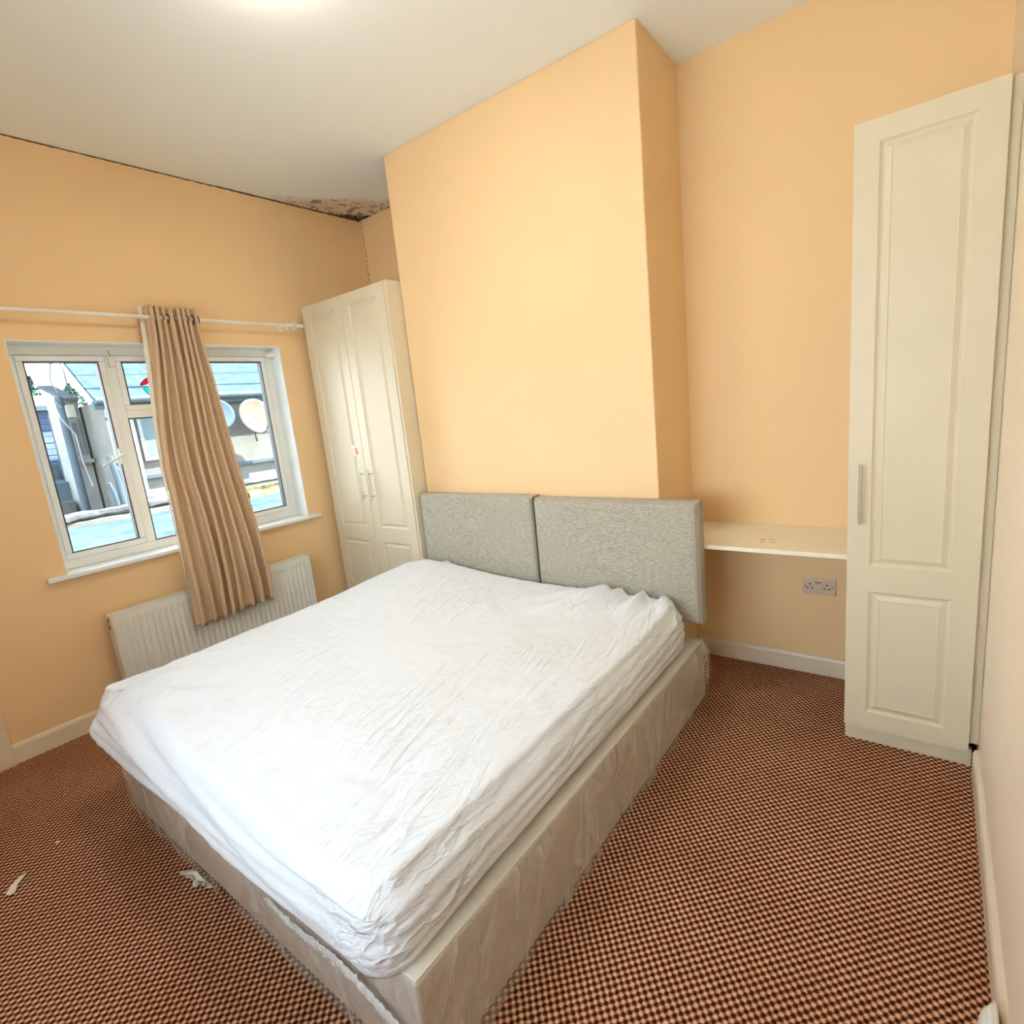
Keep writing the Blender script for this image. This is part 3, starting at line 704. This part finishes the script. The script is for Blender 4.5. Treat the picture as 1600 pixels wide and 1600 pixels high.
# mattress just inside the sheet
SHR = 0.030
def m_top(a, b_):
    X_, Y_, _ = rmap(a, b_); c = max(abs(a), abs(b_)); n_ = nrm_at(a, b_); w_ = 0
    if c > 0.5: Xb, Yb, _ = rmap(a/c, b_/c); w_ = sm(0.72, 1.0, c)*(inset(Xb, Yb, n_)+SHR)
    return (X_-n_[0]*w_, Y_-n_[1]*w_, 0.500)
def m_side(a, b_, q):
    X_, Y_, n_ = rmap(a, b_); ins = inset(X_, Y_, n_)+SHR
    if q < 0.4: t = q/0.4*PI/2; o = -ins+(ins-SHR)*math.sin(t); z = 0.500-0.07*(1-math.cos(t))
    elif q < 0.9: o = -SHR; z = 0.43+(0.309-0.43)*(q-0.4)/0.5
    else: o = -SHR-(q-0.9)*2; z = 0.3075
    return (X_+n_[0]*o, Y_+n_[1]*o, z)
NGs = NG; NG = 40
bd = [(-1+2*i/NG, -1) for i in range(NG)] + [(1, -1+2*i/NG) for i in range(NG)] + [(1-2*i/NG, 1) for i in range(NG)] + [(-1, 1-2*i/NG) for i in range(NG)]
b, last = body(m_top, m_side, 14); b.f.append(tuple(last))
mt = b.build('mattress', m_matt, None, smooth=True)
tag(mt, 'thick cream mattress under the white sheet on the divan base', 'mattress')

# ---------------------------------------------------------------- plastic wrap round the base
PX0, PX1, PY0, PY1 = BX0-0.006, BX1+0.005, BY1-0.005, -0.49
loop = []
def seg(p, q, k):
    for i in range(k): t = i/k; loop.append((p[0]+(q[0]-p[0])*t, p[1]+(q[1]-p[1])*t))
seg((PX0, -0.62), (PX0, PY0), 130); seg((PX0, PY0), (PX1, PY0), 150); seg((PX1, PY0), (PX1, PY1), 150)
loop.append((PX1, PY1)); NL = len(loop)
def wrap_pt(u, v_):
    i = u*(NL-1); k = int(min(i, NL-2)); t = i-k
    x = loop[k][0]*(1-t)+loop[k+1][0]*t; y = loop[k][1]*(1-t)+loop[k+1][1]*t
    nx = (-1 if abs(x-PX0) < 1e-4 else (1 if abs(x-PX1) < 1e-4 else 0)); ny = -1 if abs(y-PY0) < 1e-4 else 0
    L = math.hypot(nx, ny) or 1; nx /= L; ny /= L
    z = 0.303-0.302*v_
    sl = (x+y)*1.0
    o = 0.003+0.007*abs(fbm(sl*1.8+z*1.5, z*1.5, 2.0, 1.6, 2))+0.006*sm(0.2, 1, v_)*(0.75+0.5*fbm(x*1.5, y*1.5, 4, 1.2, 2))
    o += 0.006*(1-abs(((sl*2.1+z*2.4+0.5*fbm(x, y, z, 2)) % 1.0)*2-1))**3
    o *= sm(0, 0.12, v_)
    o += 0.040*sm(-0.95, -0.55, y)*sm(1.0, 2.0, x)*math.sin(min(1, v_*1.1)*PI)*(0.6 if nx > 0 else 0)
    z = min(0.303, z + 0.006*fbm(x*3, y*3, 1, 3)*(1-v_))
    if v_ >= 0.999: z = 0.002
    return (x+nx*o, y+ny*o, max(0.002, z))
wp = MB(); wp.grid(wrap_pt, NL, 34)
wrap = empty('plastic_wrap', (1.85, -2.36, 0), 'clear crinkled plastic film wrapped around the divan base', 'plastic film')
wp.build('film', m_film, wrap, smooth=True)
# bunched bright seam of film running along the foot end
n = N('white_bunched_film'); v = n.coord((1, 1, 1)); k = n.noise(v, 60, 4, 0.7, 0.8)
x = n.bsdf(lin(0.88, 0.87, 0.83), 0.18, bump=n.bump(k, 1.0, 0.012), spec=0.8, Alpha=0.85)
m_bunch = n.done(x)
def bunch(u, v_):
    x = 2.13+0.60*u; z = 0.205-0.03*u-0.012*math.sin(u*8)
    wd = (0.006+0.008*sm(0, 0.5, u)+0.003*fbm(u*20, 0, 0))*sm(0, 0.04, u)*sm(0, 0.04, 1-u)+0.0005
    a = v_*PI
    return (x, PY0-0.014-0.008*math.sin(a)+0.004*fbm(u*30, v_*3, 1), z+wd*math.cos(a))
MB().grid(bunch, 120, 9).build('film_seam', m_bunch, wrap, smooth=True)['label'] = 'bunched shiny white seam of film'

# ---------------------------------------------------------------- scraps on the carpet
def scrap(name, pts, z, mat, label, curl=0.01):
    k = len(pts); cx_ = sum(p[0] for p in pts)/k; cy_ = sum(p[1] for p in pts)/k
    v = []; f = []
    rings = [1.0, 0.66, 0.33]
    for li, (dz) in enumerate((0.0, 0.0012)):
        for r in rings:
            for i, (x, y) in enumerate(pts): v.append((cx_+(x-cx_)*r, cy_+(y-cy_)*r, z+dz+curl*(0.5+0.5*math.sin(i*1.7))*r*r))
        v.append((cx_, cy_, z+dz))
    n1 = len(rings)*k+1
    for li in range(2):
        o = li*n1
        for r in range(len(rings)-1):
            for i in range(k): f.append((o+r*k+i, o+r*k+(i+1) % k, o+(r+1)*k+(i+1) % k, o+(r+1)*k+i))
        for i in range(k): f.append((o+(len(rings)-1)*k+i, o+(len(rings)-1)*k+(i+1) % k, o+n1-1))
    for i in range(k): f.append((i, (i+1) % k, n1+(i+1) % k, n1+i))
    return tag(MB().add(v, f).build(name, mat, None, smooth=True), label, 'scrap')
scrap('paper_scrap', [(1.006,-2.742),(1.030,-2.752),(1.050,-2.775),(1.085,-2.790),(1.092,-2.806),(1.072,-2.812),(1.048,-2.800),(1.030,-2.790),(1.022,-2.768)], 0.003, m_paper, 'curled leaf shaped white scrap on the carpet at the left', 0.008)
scrap('plastic_scrap', [(1.528,-2.425),(1.560,-2.430),(1.59,-2.405),(1.64,-2.425),(1.665,-2.395),(1.70,-2.405),(1.712,-2.385),(1.65,-2.388),(1.62,-2.392),(1.585,-2.388),(1.55,-2.398)], 0.003, m_paper, 'torn white scrap on the carpet against the foot of the bed', 0.012)
scrap('paper_scrap', [(0.905,-2.630),(0.918,-2.636),(0.921,-2.628),(0.910,-2.622)], 0.002, m_paper, 'tiny white fleck on the carpet near the door', 0.003)
# white packet against the right skirting
pk = empty('plastic_packet', (3.735, -1.85, 0), 'folded white plastic packet lying against the right skirting board', 'packet')
def pk_pt(u, v_):
    y = -1.60-0.62*u
    prof = [(3.700, 0.003), (3.716, 0.055), (3.722, 0.110), (3.735, 0.128), (3.750, 0.124), (3.7535, 0.10)]
    t = v_*(len(prof)-1); k = int(min(t, len(prof)-2)); t -= k
    x = prof[k][0]*(1-t)+prof[k+1][0]*t; z = prof[k][1]*(1-t)+prof[k+1][1]*t
    e = sm(0, 0.06, u)
    return (3.752+(x-3.752)*(0.35+0.65*e)+0.0015*fbm(u*30, v_*5), y, z*(0.9+0.1*e)+0.003*fbm(u*12, v_*3, 2)*v_+0.001)
MB().grid(pk_pt, 50, 24).build('sheet', m_white, pk, smooth=True).modifiers.new('t', 'SOLIDIFY').thickness = 0.002

# ---------------------------------------------------------------- ceiling lamp (just above the frame edge)
lp = empty('ceiling_light', (1.80, -1.68, H), 'round flush ceiling light, lit', 'ceiling light')
LXc, LYc = 1.800, -1.690
v = []; b = MB()
prof = [(0.150, H-0.020), (0.150, H-0.030), (0.140, H-0.045), (0.105, H-0.058), (0.07, H-0.062), (0.03, H-0.064), (0.001, H-0.0645)]
b.grid(lambda u, v_: (LXc+prof[round(v_*6)][0]*math.cos(u*2*PI), LYc+prof[round(v_*6)][0]*math.sin(u*2*PI), prof[round(v_*6)][1]), 40, 7, True)
b.build('diffuser', m_lamp, lp, smooth=True)
MB().grid(lambda u, v_: (LXc+[0.17,0.17,0.164,0.154,0.154][round(v_*4)]*math.cos(u*2*PI), LYc+[0.17,0.17,0.164,0.154,0.154][round(v_*4)]*math.sin(u*2*PI), H-[0.0002,0.022,0.026,0.026,0.014][round(v_*4)]), 48, 5, True).build('rim', m_white, lp, smooth=True)

# ---------------------------------------------------------------- outside the window
def om(name, c, rough=0.8, var=0.12, scale=3): return simple(name, lin(*[k*0.30 for k in c]), rough, var=var, scale=scale, spec=0.0)
o_render = om('grey_render_wall', (0.24, 0.235, 0.21)); o_cream = om('cream_render_wall', (0.46, 0.44, 0.34)); o_white = om('white_painted_masonry', (0.46, 0.46, 0.44))
o_slate = om('blue_grey_slate', (0.065, 0.11, 0.155), scale=9, var=0.3); o_felt = om('blue_felt_roof', (0.07, 0.11, 0.15), scale=4, var=0.25)
o_pale = om('pale_blue_roof_sheet', (0.12, 0.18, 0.21), scale=2); o_dark = om('grey_blue_pipe', (0.12, 0.16, 0.19)); o_shed = om('blue_shed_boards', (0.19, 0.27, 0.46), scale=5)
o_coping = om('pale_stone_coping', (0.16, 0.165, 0.165), scale=14, var=0.3); o_win = om('pale_window_glass', (0.2, 0.25, 0.26), 0.2)
o_orange = om('faded_orange_dish_paint', (0.33, 0.17, 0.13), 0.5, scale=9); o_blue = om('blue_dish_paint', (0.12, 0.185, 0.3), 0.5)
o_leaf = om('dark_green_foliage', (0.05, 0.12, 0.09), scale=20, var=0.5); o_stone = om('yellow_stone_wall', (0.17, 0.155, 0.085), scale=9, var=0.55)
o_ground = simple('pale_yard_paving', lin(0.52, 0.50, 0.46), 0.9)
struct(MB().box(-40, -0.32, -25, 30, -3.2, -3.1).build('ground', o_ground), 'paved yard behind the houses')
fr_ = MB().box(-6.19, -0.32, -4.5, 6.0, 0.12, 0.405).build('flat_roof', o_felt); tag(fr_, 'blue grey felt flat roof directly below the window', 'roof')
MB().box(-6.1, -0.5, -4.3, 5.8, -3.1, 0.12).build('extension_wall', o_render, fr_)
pw = MB(); pw.box(-6.44, -6.22, -4.5, 1.45, -3.1, 0.48); tag(pw.build('parapet_wall', o_render, None, 0.01), 'low grey parapet wall at the far edge of the flat roof', 'wall')
def rough_box(x0, x1, y0, y1, z0, z1, n_=50, amp=0.02):
    def fn(u, v_):
        y = y0+(y1-y0)*u; P = [(x0, z0), (x1, z0), (x1, z1), (x0, z1), (x0, z0)]; t = v_*4; k = int(min(t, 3)); t -= k
        x = P[k][0]*(1-t)+P[k+1][0]*t; z = P[k][1]*(1-t)+P[k+1][1]*t
        return (x+amp*fbm(y*3, z*5, x*5, 1.5), y, z+amp*fbm(y*4, z*3, x*4+5, 1.5))
    return MB().grid(fn, n_, 17)
tag(rough_box(-6.43, -6.21, -4.5, 1.45, 0.505, 0.60).build('parapet_coping', o_coping, None, smooth=True), 'rough pale coping along the low parapet wall', 'coping')

# main neighbouring house
nh = empty('neighbour_house', (-8.5, 3.0, -3.1), 'pale rendered rear wall of a slate roofed house with two satellite dishes', 'house')
HX = -6.6
b = MB(); b.box(-9.6, HX, 0.12, 7.5, -3.1, 2.20); b.build('wall', o_render, nh)
b = MB(); b.add([(HX+0.16, -0.02, 2.24), (HX+0.16, 7.6, 2.24), (-9.1, 7.6, 4.1), (-9.1, -0.02, 4.1), (HX+0.16, -0.02, 2.18), (HX+0.16, 7.6, 2.18), (-9.1, 7.6, 4.02), (-9.1, -0.02, 4.02)],
  [(0,1,2,3),(4,5,6,7),(0,1,5,4),(2,3,7,6),(0,3,7,4),(1,2,6,5)])
k = 0.10
while k < 7.5: b.box(HX-2.4, HX+0.14, k, k+0.012, 2.2, 2.2); k += 0.4
b.build('roof', o_slate, nh)
for i in range(7):
    zz = 2.40+i*0.24; xx = HX+0.16-(zz-2.24)/1.86*2.66
    MB().box(xx-0.05, xx+0.014, -0.02, 7.6, zz-0.006, zz+0.018).build('slate_course', o_dark if i % 2 else o_slate, nh)
MB().tube([(HX+0.20, -0.02, 2.20), (HX+0.20, 7.6, 2.20)], 0.055, 12).build('gutter', o_dark, nh)
MB().box(HX, HX+0.12, -0.02, 7.5, 2.08, 2.20).build('fascia', o_pale, nh)
MB().box(HX, HX+0.06, 0.12, 7.5, 0.93, 0.985).build('string_course', o_dark, nh)
rough_box(HX, HX+0.14, 0.12, 7.5, 0.58, 0.67, 90, 0.02).build('ledge', o_white, nh, smooth=True)
MB().box(HX, HX+0.10, 0.12, 7.5, 0.46, 0.56).build('ledge', o_white, nh)
for y in (0.14, 0.42): MB().tube([(HX+0.08, y, 2.15), (HX+0.08, y, -3.0)], 0.04, 10).build('downpipe', o_white, nh)
for z in (1.9, 1.2, 0.5): MB().box(HX+0.02, HX+0.14, 0.10, 0.18, z, z+0.05).build('pipe_clip', o_dark, nh)
# window of the house between the satellite dishes and the downpipes
MB().box(HX-0.02, HX+0.03, 0.55, 1.05, 1.25, 1.95).build('window', o_win, nh)
b = MB()
for (a, c, e, g) in ((0.52, 1.08, 1.22, 1.27), (0.52, 1.08, 1.93, 1.98), (0.52, 0.57, 1.27, 1.93), (1.03, 1.08, 1.27, 1.93)): b.box(HX, HX+0.045, a, c, e, g)
b.build('window_frame', o_white, nh)
sw = MB().box(-6.2, -5.85, 1.50, 6.0, 0.405, 0.56).build('stone_wall', o_stone); 
tag(sw, 'rough yellow stone wall top below the satellite dishes', 'wall')
rough_box(-6.21, -5.6, 1.62, 6.0, -0.2, 0.50, 60, 0.03).build('stone_face', o_stone, sw, smooth=True)

def dish(loc, rad, mat, label, yawd, tiltd, squash=1.0):
    t = empty('satellite_dish', loc, label, 'satellite dish', 'satellite dishes on the neighbouring house')
    Rm = Matrix.Rotation(math.radians(yawd), 3, 'Z') @ Matrix.Rotation(math.radians(tiltd), 3, 'Y')
    L = Vector(loc)
    def P(x, y, z): return tuple(L + Rm @ Vector((x, y, z)))
    def fn(u, v_):
        r = rad*v_; a = 2*PI*u; return P(0.16*rad*(v_*v_-1), r*math.cos(a)*squash, r*math.sin(a))
    o = MB().grid(fn, 40, 10, True).build('reflector', mat, t, smooth=True); md = o.modifiers.new('t', 'SOLIDIFY'); md.thickness = 0.012
    ring = [P(0, rad*squash*math.cos(2*PI*k/40), rad*math.sin(2*PI*k/40)) for k in range(41)]
    MB().tube(ring, 0.008, 6, False).build('rim', o_dark, t)
    MB().tube([P(0, 0, -rad*0.98), P(rad*0.35, 0, -rad*0.95), P(rad*0.75, 0, -rad*0.62)], 0.013, 8).build('feed_arm', o_dark, t)
    MB().tube([P(rad*0.70, 0, -rad*0.70), P(rad*0.72, 0, -rad*0.48)], [0.04, 0.03], 10).build('receiver', o_white, t)
    MB().tube([P(-0.05, 0, 0), P(-0.20, 0, -0.05), P(-0.24, 0, -0.4)], 0.02, 8).build('mount', o_dark, t)
    return t
dish((HX+0.42, 2.32, 1.78), 0.325, o_orange, 'faded orange satellite dish on the grey wall behind the right hand pane', 8, -14, 1.05)
dish((HX+0.42, 1.62, 1.86), 0.27, o_blue, 'blue satellite dish half hidden by the curtain', -12, -14)

# small bay building beyond, left pane
bb = empty('outhouse', (-8.1, 0.0, -3.1), 'narrow white rendered outhouse with small windows seen through the left pane', 'house')
MB().box(-8.6, -7.6, -0.09, 0.085, -3.1, 2.36).build('wall', o_white, bb)
MB().add([(-7.5, -0.13, 2.34), (-7.5, 0.09, 2.34), (-8.7, 0.09, 2.66), (-8.7, -0.13, 2.66), (-7.5, -0.13, 2.30), (-7.5, 0.09, 2.30), (-8.7, 0.09, 2.62), (-8.7, -0.13, 2.62)],
  [(0,1,2,3),(4,5,6,7),(0,1,5,4),(2,3,7,6),(0,3,7,4),(1,2,6,5)]).build('roof', o_coping, bb)
for (a, c, e, g) in ((-0.07, 0.0, 1.42, 1.95), (0.03, 0.085, 1.42, 2.0), (-0.04, 0.05, 2.06, 2.24)):
    MB().box(-7.61, -7.585, a, c, e, g).build('window', o_win, bb)
MB().box(-7.6, -7.48, -0.12, 0.09, 1.28, 1.34).build('ledge', o_white, bb)
tag(MB().box(-9.68, -8.45, -3.0, 0.10, -3.1, 0.98).build('flat_roof', o_pale, None, 0.02), 'pale blue flat roofed outbuilding below the blue shed', 'roof')
tag(MB().box(-8.4, -8.1, -3.0, -0.15, -3.1, 0.66).build('roof_kerb', o_coping, None, 0.02), 'pale kerb on the wall in front of the outbuilding', 'kerb')
b = MB(); sd_ = empty('shed', (-11, -0.8, 0.98), 'blue boarded shed beyond the flat roofs', 'shed')
for i in range(8): b.box(-12.0, -10.04+0.006*(i % 2), -2.5, 0.44, 1.34+i*0.120, 1.34+i*0.120+0.112)
b.box(-12.0, -10.06, -2.5, 0.44, -3.1, 2.31); b.build('boards', o_shed, sd_)
MB().box(-12.1, -9.9, -2.6, 0.50, 2.31, 2.40).build('roof', o_pale, sd_)
tag(MB().box(-10.0, -9.7, -3.0, 0.10, -3.1, 1.30).build('yard_wall', o_pale, None, 0.02), 'pale blue yard wall under the shed', 'wall')
fh = empty('far_house', (-17, -0.5, -3.1), 'distant white house with a pale roof', 'house')
MB().box(-19, -16, -4.0, 2.0, -3.1, 2.80).build('wall', o_white, fh)
MB().add([(-15.8, -4.2, 2.75), (-15.8, 2.2, 2.75), (-17.4, 2.2, 3.20), (-17.4, -4.2, 3.20), (-19.2, -4.2, 2.75), (-19.2, 2.2, 2.75)], [(0,1,2,3),(3,2,5,4),(0,3,4),(1,5,2),(0,4,5,1)]).build('roof', o_coping, fh)
def tree(x, y, z0, h, r, sd):
    t = empty('tree', (x, y, -3.1), 'dark green tree beyond the far house, %s' % ('rightmost of the group' if sd == 2 else ('middle of the group' if sd == 1 else 'leftmost of the group')), 'tree', 'trees beyond the houses')
    rd_ = random.Random(sd); b = MB()
    for k in range(300):
        a = rd_.random()*2*PI; e = rd_.random(); rr = r*(1-e)*math.sqrt(rd_.random()); p = Vector((x+rr*math.cos(a), y+rr*math.sin(a), z0+h*e))
        s_ = 0.07; d1 = Vector((rd_.uniform(-1,1), rd_.uniform(-1,1), rd_.uniform(-1,1))).normalized()*s_; d2 = Vector((rd_.uniform(-1,1), rd_.uniform(-1,1), rd_.uniform(-1,1))).normalized()*s_
        b.add([p-d1, p+d2, p+d1, p-d2], [(0,1,2,3)])
    b.build('foliage', o_leaf, t); MB().tube([(x, y, -3.1), (x, y, z0+h*0.8)], [0.12, 0.03], 8).build('trunk', o_dark, t)
tree(-20, 1.45, 3.0, 0.55, 0.45, 0); tree(-20.2, 2.35, 3.0, 1.05, 0.40, 1); tree(-20, 3.3, 3.0, 0.75, 0.5, 2)
# pole with cables and a side on dish
pl = empty('utility_pole', (-7.4, -0.20, -3.1), 'grey pole with looping cables outside the left pane', 'pole')
MB().tube([(-7.4, -0.20, -3.1), (-7.4, -0.20, 2.35)], [0.07, 0.055], 12).build('post', o_dark, pl)
b = MB(); b.tube([(-7.4, -0.13, 2.2), (-7.35, -0.26, 2.6), (-7.3, -0.22, 2.85), (-7.3, -0.10, 2.9), (-7.3, -0.07, 2.75), (-7.35, -0.06, 2.4)], 0.012, 6); b.build('cable', o_dark, pl)
b = MB(); b.tube([(-7.4, -0.13, 2.1), (-7.3, -0.30, 2.3), (-7.2, -0.30, 2.05), (-7.3, -0.12, 1.75), (-7.35, -0.10, 1.3), (-7.3, -0.06, 0.9)], 0.014, 6); b.build('cable', o_white, pl)
MB().box(-7.46, -7.3, -0.16, -0.04, 2.02, 2.22).build('junction_box', o_cream, pl, 0.01)
sp_ = empty('soil_pipe', (-6.45, 0.0, 0.6), 'cluster of grey pipes standing on the parapet coping', 'pipe')
for i, (y, r, h_) in enumerate(((0.02, 0.045, 0.75), (0.11, 0.03, 0.55), (-0.07, 0.03, 0.35))):
    MB().tube([(-6.32, y, 0.62), (-6.32, y-0.01, 0.62+h_*0.5), (-6.32, y-0.05, 0.62+h_)], r, 10).build('pipe', (o_dark, o_white, o_dark)[i], sp_)
